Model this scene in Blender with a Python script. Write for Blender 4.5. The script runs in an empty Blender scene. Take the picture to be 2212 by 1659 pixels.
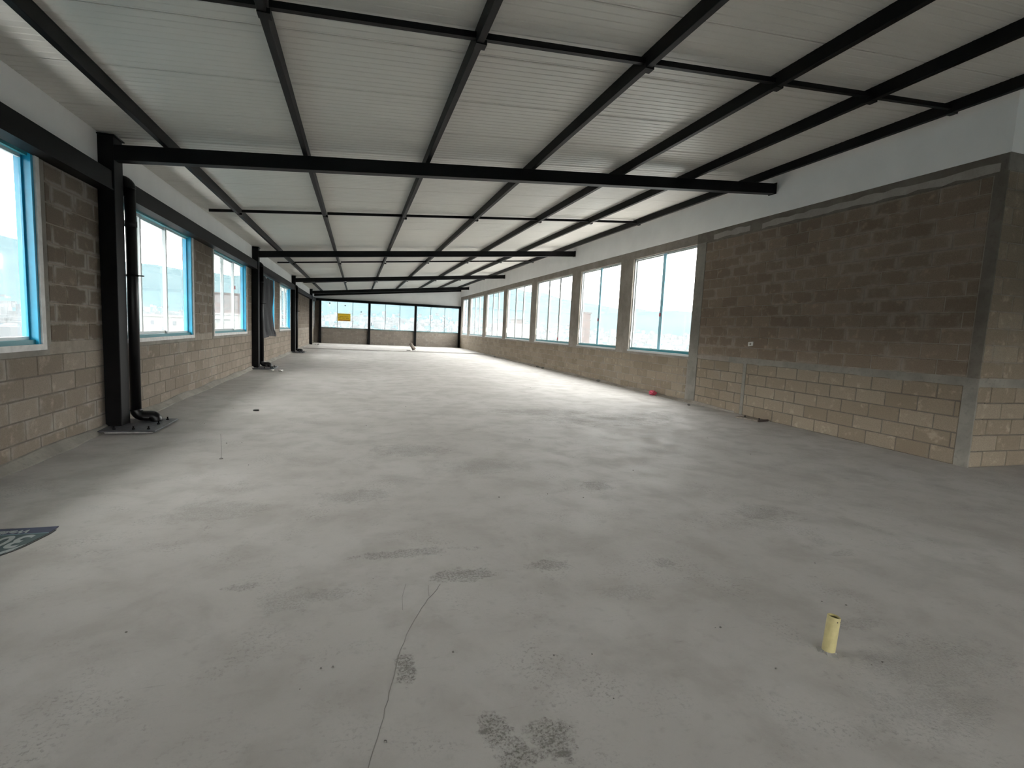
import bpy, math, random
from mathutils import Vector, Matrix

random.seed(7)
SC = bpy.context.scene
COL = SC.collection

# ------------------------------------------------------------------ camera
FPX = 1101.66
cam_data = bpy.data.cameras.new('camera')
cam_data.sensor_width = 36.0
cam_data.lens = FPX / 2212.0 * 36.0
cam_data.clip_start = 0.05
cam_data.clip_end = 20000.0
cam = bpy.data.objects.new('camera', cam_data)
COL.objects.link(cam)
_r = Vector((0.95690963, -0.2866639, 0.04634404))
_u = Vector((-0.01487365, 0.11100021, 0.99370908))
_f = Vector((0.29000471, 0.95157909, -0.10195343))
cam.matrix_world = Matrix(((_r.x, _u.x, -_f.x, 0.0), (_r.y, _u.y, -_f.y, 0.0), (_r.z, _u.z, -_f.z, 1.45), (0, 0, 0, 1)))
SC.camera = cam

# ------------------------------------------------------------------ world: an even overcast sky
world = bpy.data.worlds.new('overcast_sky')
SC.world = world
world.use_nodes = True
_bg = world.node_tree.nodes['Background']
_bg.inputs[0].default_value = (1.0, 0.95, 0.915, 1.0)
_bg.inputs[1].default_value = 1.0

SC.view_settings.view_transform = 'Standard'
SC.view_settings.look = 'None'
SC.view_settings.exposure = 4.06
SC.view_settings.gamma = 1.0
SC.view_settings.use_curve_mapping = False
SC.cycles.max_bounces = 7
SC.cycles.diffuse_bounces = 5
SC.cycles.glossy_bounces = 2
SC.cycles.transparent_max_bounces = 24
SC.cycles.sample_clamp_indirect = 6.0
SC.cycles.adaptive_threshold = 0.02
SC.cycles.caustics_reflective = False
SC.cycles.caustics_refractive = False

# ------------------------------------------------------------------ helpers
def tag(o, label=None, cat=None, group=None, kind=None):
    if label: o['label'] = label
    if cat: o['category'] = cat
    if group: o['group'] = group
    if kind: o['kind'] = kind
    return o

def link(name, me, mat=None, parent=None, loc=(0, 0, 0), rot=None):
    o = bpy.data.objects.new(name, me)
    COL.objects.link(o)
    if mat is not None and me is not None:
        if not me.materials:
            for m in (mat if isinstance(mat, (list, tuple)) else [mat]):
                me.materials.append(m)
    o.location = loc
    if rot is not None:
        o.rotation_euler = rot
    if parent is not None:
        o.parent = parent
    return o

def empty(name, loc):
    o = bpy.data.objects.new(name, None)
    COL.objects.link(o)
    o.location = loc
    o.empty_display_size = 0.1
    return o

class MB:
    """collects faces in world coordinates; build() makes one mesh object"""
    def __init__(s):
        s.v = []; s.f = []; s.mi = []; s.sm = []; s.tint = []
    def face(s, pts, mi=0, sm=False):
        b = len(s.v); s.v += [tuple(p) for p in pts]; s.f.append(tuple(range(b, b + len(pts)))); s.mi.append(mi); s.sm.append(sm)
    def box(s, x0, x1, y0, y1, z0, z1, mi=0):
        s.hexa([(x0, y0, z0), (x1, y0, z0), (x1, y1, z0), (x0, y1, z0), (x0, y0, z1), (x1, y0, z1), (x1, y1, z1), (x0, y1, z1)], mi)
        return s
    def hexa(s, p, mi=0):
        b = len(s.v); s.v += [tuple(q) for q in p]
        for q in ((0, 3, 2, 1), (4, 5, 6, 7), (0, 1, 5, 4), (1, 2, 6, 5), (2, 3, 7, 6), (3, 0, 4, 7)):
            s.f.append(tuple(b + i for i in q)); s.mi.append(mi); s.sm.append(False)
        return s
    def bar(s, a, b, right, w, h, mi=0):
        """box beam from a to b; a,b on the centre of its underside; right = horizontal side vector"""
        a = Vector(a); b = Vector(b); r = Vector(right).normalized() * (w / 2); up = Vector((0, 0, h))
        return s.hexa([a - r, a + r, b + r, b - r, a - r + up, a + r + up, b + r + up, b - r + up], mi)
    def tube(s, pts, rad, n=16, cap=True, mi=0, smooth=True):
        pts = [Vector(p) for p in pts]
        rads = rad if isinstance(rad, (list, tuple)) else [rad] * len(pts)
        b0 = len(s.v)
        ref = None
        for i, p in enumerate(pts):
            t = (pts[min(i + 1, len(pts) - 1)] - pts[max(i - 1, 0)]).normalized()
            if ref is None:
                ref = t.orthogonal().normalized()
            ref = (ref - t * ref.dot(t)).normalized()
            q = t.cross(ref)
            for k in range(n):
                a = 2 * math.pi * k / n
                s.v.append(tuple(p + (ref * math.cos(a) + q * math.sin(a)) * rads[i]))
        for i in range(len(pts) - 1):
            for k in range(n):
                a = b0 + i * n + k; c = b0 + i * n + (k + 1) % n
                s.f.append((a, c, c + n, a + n)); s.mi.append(mi); s.sm.append(smooth)
        if cap:
            s.f.append(tuple(b0 + k for k in reversed(range(n)))); s.mi.append(mi); s.sm.append(False)
            e = b0 + (len(pts) - 1) * n
            s.f.append(tuple(e + k for k in range(n))); s.mi.append(mi); s.sm.append(False)
        return s
    def mesh(s, name):
        me = bpy.data.meshes.new(name)
        me.from_pydata(s.v, [], s.f)
        me.polygons.foreach_set('material_index', s.mi)
        me.polygons.foreach_set('use_smooth', s.sm)
        if s.tint:
            at = me.attributes.new('tint', 'FLOAT', 'FACE')
            at.data.foreach_set('value', s.tint)
        me.update()
        return me
    def build(s, name, mat, parent=None, root=None, bevel=0.0):
        me = s.mesh(name)
        for m in (mat if isinstance(mat, (list, tuple)) else [mat]):
            me.materials.append(m)
        o = bpy.data.objects.new(name, me)
        COL.objects.link(o)
        if parent is not None:
            o.parent = parent
            if parent.type == 'EMPTY':
                o.location = -parent.location
        if bevel:
            md = o.modifiers.new('bevel', 'BEVEL'); md.width = bevel; md.segments = 2; md.limit_method = 'ANGLE'
        return o

# ------------------------------------------------------------------ materials
class NT:
    def __init__(s, name):
        s.m = bpy.data.materials.new(name); s.m.use_nodes = True
        s.t = s.m.node_tree; s.b = s.t.nodes['Principled BSDF']; s.out = s.t.nodes['Material Output']
    def n(s, typ, **kw):
        nd = s.t.nodes.new(typ)
        for k, v in kw.items():
            setattr(nd, k, v)
        return nd
    def l(s, a, b): s.t.links.new(a, b)
    def val(s, sock, v):
        if hasattr(v, 'links') or isinstance(v, bpy.types.NodeSocket): s.l(v, sock)
        else: sock.default_value = v
    def math(s, op, a, b=0.0, c=None, clamp=False):
        nd = s.n('ShaderNodeMath', operation=op, use_clamp=clamp)
        s.val(nd.inputs[0], a); s.val(nd.inputs[1], b)
        if c is not None: s.val(nd.inputs[2], c)
        return nd.outputs[0]
    def mix(s, fac, a, b, mode='MIX'):
        nd = s.n('ShaderNodeMix', data_type='RGBA', blend_type=mode)
        s.val(nd.inputs[0], fac)
        for i, v in ((6, a), (7, b)):
            if isinstance(v, tuple) and len(v) == 3: v = (*v, 1.0)
            s.val(nd.inputs[i], v)
        return nd.outputs[2]
    def noise(s, vec, scale, detail=4.0, rough=0.55, dist=0.0):
        nd = s.n('ShaderNodeTexNoise'); nd.inputs['Scale'].default_value = scale
        nd.inputs['Detail'].default_value = detail; nd.inputs['Roughness'].default_value = rough; nd.inputs['Distortion'].default_value = dist
        if vec is not None: s.l(vec, nd.inputs['Vector'])
        return nd.outputs[0]
    def ramp(s, v, lo, hi, a=0.0, b=1.0):
        nd = s.n('ShaderNodeMapRange', interpolation_type='SMOOTHSTEP')
        s.val(nd.inputs[0], v); nd.inputs[1].default_value = lo; nd.inputs[2].default_value = hi
        nd.inputs[3].default_value = a; nd.inputs[4].default_value = b
        return nd.outputs[0]
    def pos(s): return s.n('ShaderNodeNewGeometry').outputs['Position']
    def mapping(s, vec, scale=(1, 1, 1), loc=(0, 0, 0), rot=(0, 0, 0)):
        nd = s.n('ShaderNodeMapping'); s.l(vec, nd.inputs[0])
        nd.inputs['Scale'].default_value = scale; nd.inputs['Location'].default_value = loc; nd.inputs['Rotation'].default_value = rot
        return nd.outputs[0]
    def bump(s, h, strength=0.3, dist=0.01):
        nd = s.n('ShaderNodeBump'); nd.inputs['Strength'].default_value = strength; nd.inputs['Distance'].default_value = dist
        s.l(h, nd.inputs['Height']); s.l(nd.outputs[0], s.b.inputs['Normal'])
    def base(s, c):
        if isinstance(c, tuple) and len(c) == 3: c = (*c, 1.0)
        s.val(s.b.inputs['Base Color'], c); return s
    def rough(s, v): s.val(s.b.inputs['Roughness'], v); return s

def plain(name, col, rough=0.6, metal=0.0, spec=0.5, var=0.0, vscale=6.0):
    t = NT(name)
    if var:
        nz = t.noise(t.pos(), vscale, 5.0)
        c = t.mix(t.ramp(nz, 0.3, 0.7), tuple(x * (1 - var) for x in col), tuple(min(1, x * (1 + var)) for x in col))
        t.base(c)
    else:
        t.base(col)
    t.rough(rough); t.b.inputs['Metallic'].default_value = metal
    t.b.inputs['Specular IOR Level'].default_value = spec
    return t.m

def m_block(name, body_a, body_b, smear, smear_amt, edge_amt=0.34):
    """one hollow concrete block: random body tone per block, mortar smeared over edges"""
    t = NT(name)
    oi = t.n('ShaderNodeObjectInfo'); at = t.n('ShaderNodeAttribute', attribute_name='tint')
    rnd = t.math('FRACT', t.math('ADD', oi.outputs['Random'], at.outputs['Fac']))
    p = t.pos()
    off = t.n('ShaderNodeVectorMath', operation='ADD'); t.l(p, off.inputs[0])
    cmb = t.n('ShaderNodeCombineXYZ'); t.l(t.math('MULTIPLY', rnd, 31.0), cmb.inputs[0]); t.l(t.math('MULTIPLY', rnd, 17.0), cmb.inputs[2])
    t.l(cmb.outputs[0], off.inputs[1])
    v = off.outputs[0]
    c = t.mix(rnd, body_a, body_b)
    grain = t.noise(v, 90.0, 3.0, 0.7)
    c = t.mix(t.ramp(grain, 0.3, 0.75, 0.0, 0.45), c, tuple(x * 0.55 for x in body_a))
    patch = t.noise(v, 7.0, 4.0, 0.6)
    c = t.mix(t.ramp(patch, 0.55, 0.75, 0.0, 0.5), c, tuple(min(1, x * 1.5) for x in body_b))
    # smear: large world noise + stronger to the block's own edges
    big = t.noise(p, 0.9, 5.0, 0.6)
    fine = t.noise(p, 9.0, 5.0, 0.65)
    tc = t.n('ShaderNodeTexCoord'); sx = t.n('ShaderNodeSeparateXYZ'); t.l(tc.outputs['Object'], sx.inputs[0])
    ex = t.ramp(t.math('ABSOLUTE', sx.outputs[0]), 0.13, 0.225)
    ez = t.ramp(t.math('ABSOLUTE', sx.outputs[2]), 0.045, 0.1)
    edge = t.math('MAXIMUM', ex, ez)
    edge = t.math('MULTIPLY', edge, t.math('LESS_THAN', t.math('ABSOLUTE', sx.outputs[0]), 0.24))
    s = t.math('ADD', t.math('MULTIPLY', t.math('MULTIPLY', edge, t.ramp(t.noise(p, 2.3, 4.0), 0.3, 0.62)), edge_amt), t.math('ADD', t.math('MULTIPLY', big, 0.75), t.math('MULTIPLY', fine, 0.45)))
    fac = t.ramp(s, 0.66, 0.98, 0.0, smear_amt)
    c = t.mix(fac, c, smear)
    t.base(c).rough(0.92); t.b.inputs['Specular IOR Level'].default_value = 0.25
    t.bump(t.math('ADD', grain, t.math('MULTIPLY', fine, 0.8)), 0.5, 0.006)
    return t.m

def m_concrete(name, a, b, scale=3.0, rough=0.9, bump=0.35):
    t = NT(name); p = t.pos()
    n1 = t.noise(p, scale, 6.0, 0.6); n2 = t.noise(p, scale * 9, 5.0, 0.65)
    c = t.mix(t.ramp(n1, 0.3, 0.7), a, b)
    c = t.mix(t.ramp(n2, 0.5, 0.8, 0.0, 0.5), c, tuple(x * 0.6 for x in a))
    t.base(c).rough(rough); t.b.inputs['Specular IOR Level'].default_value = 0.25
    t.bump(t.math('ADD', n1, n2), bump, 0.006)
    return t.m

BLOTCH = [  # x, y, rx, ry, strength: pitted or stained places in the slab
    (0.215, 2.07, 0.045, 0.10, 1.0), (0.50, 1.64, 0.06, 0.10, 1.0), (0.545, 1.53, 0.09, 0.07, 1.0), (0.69, 1.555, 0.10, 0.10, 1.0),
    (0.32, 3.2, 0.40, 0.07, 0.7), (0.62, 2.85, 0.22, 0.09, 0.8), (1.16, 2.87, 0.16, 0.08, 0.7), (2.24, 4.36, 0.18, 0.16, 0.6),
    (3.35, 3.45, 0.35, 0.22, 0.45), (4.1, 7.9, 1.3, 0.5, 0.55), (3.3, 8.75, 1.0, 0.4, 0.5), (0.6, 6.0, 0.45, 0.35, 0.5),
    (-0.58, 2.94, 0.10, 0.05, 0.6), (1.92, 2.75, 0.10, 0.06, 0.55), (3.3, 2.63, 0.12, 0.05, 0.4), (2.6, 1.55, 0.5, 0.2, 0.3), (-1.0, 4.2, 0.4, 0.25, 0.35), (0.0, 4.4, 0.35, 0.2, 0.4), (-0.3, 2.75, 0.25, 0.12, 0.35), (2.3, 1.35, 0.3, 0.15, 0.3), (2.55, 1.9, 0.18, 0.06, 0.35), (1.3, 5.2, 0.5, 0.3, 0.3), (5.2, 8.4, 0.9, 0.35, 0.4), (1.5, 2.45, 0.2, 0.1, 0.3)]

def m_floor():
    t = NT('concrete_slab'); p = t.pos()
    n1 = t.noise(p, 0.55, 5.0, 0.55); n2 = t.noise(p, 2.4, 6.0, 0.6, 0.3); n3 = t.noise(p, 40.0, 4.0, 0.65); n4 = t.noise(p, 11.0, 5.0, 0.6)
    c = t.mix(t.ramp(n1, 0.32, 0.68), (0.385, 0.366, 0.345), (0.448, 0.431, 0.415))
    c = t.mix(t.ramp(n2, 0.42, 0.70, 0.0, 0.6), c, (0.325, 0.306, 0.284))
    c = t.mix(t.ramp(n4, 0.55, 0.75, 0.0, 0.4), c, (0.29, 0.275, 0.255))
    c = t.mix(t.ramp(n3, 0.55, 0.85, 0.0, 0.25), c, (0.27, 0.26, 0.25))
    # trowel drag marks
    st = t.noise(t.mapping(p, (1.2, 7.0, 1.0), rot=(0, 0, 0.25)), 2.2, 5.0, 0.7)
    c = t.mix(t.ramp(st, 0.62, 0.8, 0.0, 0.30), c, (0.27, 0.26, 0.245))
    sc1 = t.noise(t.mapping(p, (1.0, 9.0, 1.0), rot=(0, 0, -0.5)), 5.0, 6.0, 0.75, 0.6)
    c = t.mix(t.ramp(sc1, 0.60, 0.74, 0.0, 0.42), c, (0.22, 0.21, 0.195))
    pf = t.math('MULTIPLY', t.ramp(t.noise(p, 1.7, 5.0, 0.65, 0.4), 0.50, 0.66), t.ramp(t.noise(p, 55.0, 3.0, 0.7), 0.5, 0.66))
    c = t.mix(t.math('MULTIPLY', pf, 0.5), c, (0.17, 0.163, 0.15))
    fleck = t.ramp(t.noise(p, 6.5, 3.0, 0.5), 0.73, 0.78)
    c = t.mix(t.math('MULTIPLY', fleck, 0.35), c, (0.55, 0.545, 0.53))
    # small dark specks
    vo = t.n('ShaderNodeTexVoronoi'); vo.inputs['Scale'].default_value = 5.0; t.l(p, vo.inputs['Vector'])
    spk = t.ramp(vo.outputs['Distance'], 0.03, 0.055, 1.0, 0.0)
    spk = t.math('MULTIPLY', spk, t.ramp(t.noise(p, 1.3, 3.0), 0.5, 0.6))
    c = t.mix(t.math('MULTIPLY', spk, 0.3), c, (0.12, 0.115, 0.105))
    sx = t.n('ShaderNodeSeparateXYZ'); t.l(p, sx.inputs[0])
    wob = t.math('ADD', t.math('MULTIPLY', t.noise(p, 7.0, 5.0, 0.7), 0.6), t.math('MULTIPLY', t.noise(p, 26.0, 4.0, 0.7), 0.4))
    total = None
    for (x, y, rx, ry, k) in BLOTCH:
        dx = t.math('MULTIPLY', t.math('SUBTRACT', sx.outputs[0], x), 1.0 / rx)
        dy = t.math('MULTIPLY', t.math('SUBTRACT', sx.outputs[1], y), 1.0 / ry)
        d = t.math('SQRT', t.math('ADD', t.math('MULTIPLY', dx, dx), t.math('MULTIPLY', dy, dy)))
        d = t.math('ADD', d, t.math('MULTIPLY', t.math('SUBTRACT', wob, 0.5), 4.2))
        mk = t.ramp(d, 0.55, 1.05, k, 0.0)
        total = mk if total is None else t.math('MAXIMUM', total, mk)
    pit = t.noise(p, 75.0, 4.0, 0.75)
    coarse = t.noise(t.mapping(p, (1.0, 2.6, 1.0), rot=(0, 0, 0.2)), 8.0, 6.0, 0.75)
    pitm = t.math('MULTIPLY', total, t.math('MAXIMUM', t.ramp(pit, 0.42, 0.62, 0.12, 1.0), t.ramp(coarse, 0.5, 0.62, 0.1, 0.9)))
    c = t.mix(t.math('MULTIPLY', pitm, 0.9), c, (0.125, 0.12, 0.105))
    t.base(c)
    t.rough(t.ramp(n2, 0.3, 0.7, 0.62, 0.85)); t.b.inputs['Specular IOR Level'].default_value = 0.35
    h = t.math('SUBTRACT', t.math('ADD', t.math('MULTIPLY', n2, 0.5), t.math('MULTIPLY', n3, 0.25)), t.math('MULTIPLY', pitm, 1.2))
    t.bump(h, 0.35, 0.012)
    return t.m

def m_glass():
    t = NT('tinted_glass'); t.t.nodes.remove(t.b)
    tr = t.n('ShaderNodeBsdfTransparent'); tr.inputs[0].default_value = (0.955, 0.985, 0.985, 1)
    gl = t.n('ShaderNodeBsdfGlossy'); gl.inputs['Roughness'].default_value = 0.03; gl.inputs[0].default_value = (0.9, 0.95, 0.95, 1)
    df = t.n('ShaderNodeBsdfTranslucent'); df.inputs[0].default_value = (0.85, 0.88, 0.88, 1)
    lw = t.n('ShaderNodeLayerWeight'); lw.inputs[0].default_value = 0.5
    fr = t.math('ADD', t.math('MULTIPLY', t.math('POWER', lw.outputs['Facing'], 5.0), 0.35), 0.02)
    m1 = t.n('ShaderNodeMixShader'); t.l(fr, m1.inputs[0]); t.l(tr.outputs[0], m1.inputs[1]); t.l(gl.outputs[0], m1.inputs[2])
    m2 = t.n('ShaderNodeMixShader'); m2.inputs[0].default_value = 0.032; t.l(m1.outputs[0], m2.inputs[1]); t.l(df.outputs[0], m2.inputs[2])
    t.l(m2.outputs[0], t.out.inputs[0])
    return t.m

def m_hill():
    t = NT('hazy_hillside'); p = t.pos()
    n1 = t.noise(p, 0.0016, 6.0, 0.6); n2 = t.noise(p, 0.02, 5.0, 0.6)
    c = t.mix(t.ramp(n1, 0.35, 0.65), (0.026, 0.046, 0.053), (0.036, 0.057, 0.063))  # distance haze put into the hill colour as low-contrast blue-green
    c = t.mix(t.ramp(n2, 0.4, 0.7, 0.0, 0.5), c, (0.030, 0.048, 0.055))
    t.base(c).rough(1.0); t.b.inputs['Specular IOR Level'].default_value = 0.0
    return t.m

def m_city():
    t = NT('far_house_render')
    at = t.n('ShaderNodeAttribute', attribute_name='tint')
    c = t.mix(at.outputs['Fac'], (0.088, 0.096, 0.102), (0.048, 0.056, 0.062))  # bluish haze of distance is mixed into both house tones
    t.base(c).rough(0.9)
    return t.m

M = {}
M['floor'] = m_floor()
M['block_low'] = m_block('concrete_block_pale', (0.228, 0.182, 0.134), (0.302, 0.252, 0.193), (0.26, 0.242, 0.212), 0.8, 0.10)
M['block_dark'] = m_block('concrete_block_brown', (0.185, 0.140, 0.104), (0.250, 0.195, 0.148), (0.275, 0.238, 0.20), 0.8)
M['block_left'] = m_block('concrete_block_grey_brown', (0.20, 0.164, 0.129), (0.268, 0.228, 0.186), (0.29, 0.272, 0.242), 0.85, 0.22)
M['block_left_upper'] = m_block('concrete_block_smeared', (0.148, 0.118, 0.090), (0.20, 0.163, 0.128), (0.27, 0.25, 0.222), 0.95, 0.5)
M['block_grey'] = m_block('concrete_block_far', (0.245, 0.212, 0.185), (0.30, 0.262, 0.225), (0.33, 0.305, 0.28), 0.6)
M['mortar_dark'] = m_concrete('raked_mortar', (0.115, 0.098, 0.08), (0.16, 0.14, 0.118), 5.0)
M['mortar_pale'] = m_concrete('flush_mortar', (0.215, 0.185, 0.154), (0.28, 0.248, 0.21), 5.0)
M['concrete'] = m_concrete('cast_concrete', (0.185, 0.172, 0.152), (0.255, 0.24, 0.212), 2.5)
M['concrete_brown'] = m_concrete('plastered_pier', (0.225, 0.198, 0.172), (0.30, 0.27, 0.24), 2.5)
M['concrete_dark'] = m_concrete('ring_beam_concrete', (0.135, 0.118, 0.098), (0.19, 0.17, 0.145), 2.5)
M['plaster_pale'] = m_concrete('pale_mortar_patch', (0.30, 0.275, 0.245), (0.36, 0.335, 0.30), 4.0)
M['white_wall'] = plain('white_plaster', (0.86, 0.86, 0.86), 0.8, var=0.03, vscale=1.5)
M['ceiling'] = plain('roof_panel_coating', (0.63, 0.615, 0.575), 0.42, spec=0.4, var=0.03, vscale=0.8)
M['steel'] = plain('black_painted_steel', (0.0038, 0.0036, 0.0041), 0.5, spec=0.14, var=0.25, vscale=3.0)
M['pipe'] = plain('black_plastic_pipe', (0.0032, 0.003, 0.0038), 0.38, spec=0.3)
M['plate'] = plain('grey_primer_plate', (0.075, 0.078, 0.085), 0.5, var=0.3, vscale=20)
M['grout'] = plain('pale_grout', (0.42, 0.41, 0.38), 0.9, var=0.15, vscale=20)
M['blue'] = plain('blue_protective_film', (0.013, 0.30, 0.50), 0.35, var=0.12, vscale=3)
M['sky_blue'] = plain('pale_blue_film', (0.36, 0.70, 0.86), 0.35, var=0.1, vscale=3)
M['teal'] = plain('teal_aluminium', (0.03, 0.20, 0.24), 0.35)
M['alu'] = plain('silver_aluminium', (0.52, 0.55, 0.56), 0.38, metal=0.25)
M['white_trim'] = plain('white_caulk', (0.62, 0.61, 0.60), 0.75, var=0.1, vscale=12)
M['glass'] = m_glass()
M['dark_joint'] = plain('dark_silicone', (0.03, 0.035, 0.04), 0.6)
M['hill'] = m_hill()
M['city'] = m_city()
M['ground'] = plain('outer_ground', (0.09, 0.09, 0.085), 1.0, var=0.2, vscale=0.01)
M['brick_red'] = plain('red_clay_brick', (0.040, 0.026, 0.024), 0.9, var=0.2, vscale=1.5)
M['brick_line'] = plain('concrete_floor_band', (0.028, 0.022, 0.021), 0.9)
M['white_render'] = plain('white_render', (0.13, 0.13, 0.127), 0.9, var=0.05, vscale=0.5)
M['dark_window'] = plain('dark_window', (0.05, 0.06, 0.07), 0.3)
M['pvc'] = plain('cream_pvc', (0.41, 0.355, 0.175), 0.45, var=0.08, vscale=25)
M['rag'] = plain('red_plastic_bag', (0.50, 0.055, 0.10), 0.35, var=0.2, vscale=30)
M['wood'] = plain('weathered_wood', (0.21, 0.18, 0.15), 0.85, var=0.2, vscale=30)
M['wood_dark'] = plain('dark_wood_end', (0.05, 0.035, 0.03), 0.85)
M['nail'] = plain('dark_nail', (0.02, 0.018, 0.018), 0.5, metal=0.6)
M['paper'] = plain('white_paper', (0.68, 0.67, 0.64), 0.8)
M['sheet'] = plain('black_plastic_sheet', (0.012, 0.0125, 0.016), 0.65, spec=0.2, var=0.2, vscale=4)
M['yellow'] = plain('yellow_sign', (0.95, 0.66, 0.04), 0.6)
M['sign_ink'] = plain('brown_sign_print', (0.30, 0.13, 0.01), 0.6)
M['sign_band'] = plain('orange_sign_band', (0.55, 0.24, 0.03), 0.6)
M['ban_blue'] = plain('banner_blue', (0.016, 0.027, 0.075), 0.6, var=0.15, vscale=10)
M['ban_teal'] = plain('banner_teal', (0.018, 0.052, 0.056), 0.6, var=0.2, vscale=8)
M['ban_dark'] = plain('banner_dark_edge', (0.018, 0.018, 0.018), 0.6)
M['ban_white'] = plain('banner_white_print', (0.29, 0.32, 0.32), 0.6)
M['ban_line'] = plain('banner_light_line', (0.12, 0.21, 0.25), 0.6)
M['crack'] = plain('crack_dirt', (0.225, 0.217, 0.202), 0.95)
M['tube_far'] = plain('cardboard_tube', (0.20, 0.165, 0.14), 0.85, var=0.2, vscale=10)
M['red_sticker'] = plain('red_sticker', (0.50, 0.05, 0.09), 0.5)
M['grit'] = plain('mortar_crumbs', (0.15, 0.142, 0.128), 0.95)

# ------------------------------------------------------------------ dimensions
XL = -3.00            # inner face of the left wall
def XR(y): return 7.412 + 0.001 * y
YC = 4.384            # corner where the room widens to the right
YF = 38.6             # far wall
PM = 0.0947           # roof pitch
SK = 0.0554           # skew of rafters and bracing across the room
def zc(x): return 3.8507 + PM * x          # underside of the roof panels
def zp(x): return 3.7101 + PM * x          # underside of the purlins
YB, XB = -9.0, 12.5   # back wall and right wall of the wider part

# ------------------------------------------------------------------ floor
fl = MB()
fl.box(-3.3, XB + 0.3, YB - 0.3, 30.2, -0.25, 0.0)
floor = fl.build('floor', M['floor'])
tag(floor, 'bare grey concrete floor slab with cracks and pitted patches', kind='structure')
st = MB(); st.box(-3.3, 7.7, 30.225, YF + 0.3, -0.25, 0.045)
tag(st.build('floor_raised_strip', M['floor']), 'raised concrete floor strip before the far windows', kind='structure')

def ribbon(name, pts, w, z=0.0012):
    m = MB()
    for i in range(len(pts) - 1):
        a = Vector((*pts[i], 0)); b = Vector((*pts[i + 1], 0)); d = (b - a).normalized(); r = Vector((d.y, -d.x, 0)) * w / 2
        m.hexa([a - r + Vector((0, 0, -0.004)), a + r + Vector((0, 0, -0.004)), b + r + Vector((0, 0, -0.004)), b - r + Vector((0, 0, -0.004)),
                a - r + Vector((0, 0, z)), a + r + Vector((0, 0, z)), b + r + Vector((0, 0, z)), b - r + Vector((0, 0, z))])
    return m.build(name, M['crack'], floor)
def wiggle(pts, k=4, amp=0.006):
    out = []
    for i in range(len(pts) - 1):
        for j in range(k):
            t = j / k
            out.append((pts[i][0] * (1 - t) + pts[i + 1][0] * t + random.uniform(-amp, amp), pts[i][1] * (1 - t) + pts[i + 1][1] * t))
    return out + [pts[-1]]
ribbon('crack', wiggle([(0.47, 2.76), (0.43, 2.68), (0.38, 2.61), (0.32, 2.49), (0.24, 2.31), (0.19, 2.15), (0.15, 1.98), (0.12, 1.85), (0.09, 1.72), (0.05, 1.59), (0.0, 1.35)], 3, 0.003), 0.0028)
ribbon('crack', wiggle([(0.40, 2.76), (0.39, 2.64)], 2, 0.002), 0.0022)
ribbon('crack', wiggle([(0.28, 2.80), (0.25, 2.66), (0.24, 2.53)], 2, 0.002), 0.0018)

# ------------------------------------------------------------------ block work
_bm = {}
def block_mesh(w, h, mat):
    key = (round(w, 3), round(h, 3), mat)
    if key in _bm: return _bm[key]
    a, b, c, d = w / 2, h / 2, 0.006, 0.045
    v = []
    for (y, i) in ((-d, 0.0), (-c, 0.0), (0.0, c)):
        v += [(-a + i, y, -b + i), (a - i, y, -b + i), (a - i, y, b - i), (-a + i, y, b - i)]
    f = []
    for r in (0, 4):
        for k in range(4):
            q = (k + 1) % 4
            f.append((r + k, r + 4 + k, r + 4 + q, r + q))
    f.append((8, 11, 10, 9))
    me = bpy.data.meshes.new('block'); me.from_pydata(v, [], f); me.update(); me.materials.append(M[mat])
    _bm[key] = me
    return me

def fill(u0, u1, z0, z1, course, length, phase=0.0, skip=None):
    """running-bond rectangles (u0,u1,z0,z1) inside a region"""
    out = []; r = 0; z = z0
    while z < z1 - 0.05:
        zt = min(z + course, z1)
        u = u0 - ((phase + (0.5 if r % 2 else 0.0)) % 1.0) * length
        while u < u1:
            a = max(u, u0); b = min(u + length, u1)
            if b - a > 0.05: out.append((a, b, z, zt))
            u += length
        z += course; r += 1
    return out

def lay(wall, rects, place, mat, single, joint=0.013, jit=0.0018):
    """rects nearer than the limit become block objects, the rest one 'stuff' part"""
    far = MB()
    for (a, b, z0, z1) in rects:
        w, h = b - a - joint, z1 - z0 - joint
        uc, zc_ = (a + b) / 2, (z0 + z1) / 2
        if single(uc, zc_):
            o = link('block', block_mesh(w, h, mat), None, wall)
            loc, rz = place(uc, random.uniform(-jit, jit), zc_)
            o.location = loc; o.rotation_euler = (random.uniform(-.004, .004), random.uniform(-.003, .003), rz + random.uniform(-.003, .003))
        else:
            me = block_mesh(w, h, mat)
            loc, rz = place(uc, random.uniform(-jit, jit), zc_)
            mt = Matrix.Translation(loc) @ Matrix.Rotation(rz, 4, 'Z')
            bb = len(far.v); tn = random.random()
            far.v += [tuple(mt @ v.co) for v in me.vertices]
            for p in me.polygons:
                far.f.append(tuple(bb + i for i in p.vertices)); far.mi.append(0); far.sm.append(False); far.tint.append(tn)
    if far.f:
        o = far.build('far_blocks', M[mat], wall)
        o['kind'] = 'stuff'
pl_left = lambda u, d, z: (Vector((XL + d, u, z)), -math.pi / 2)
pl_right = lambda u, d, z: (Vector((XR(u) - d, u, z)), math.pi / 2)
pl_face = lambda u, d, z: (Vector((u, YC - d, z)), math.pi)
pl_far = lambda u, d, z: (Vector((u, YF - d, z)), math.pi)

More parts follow.
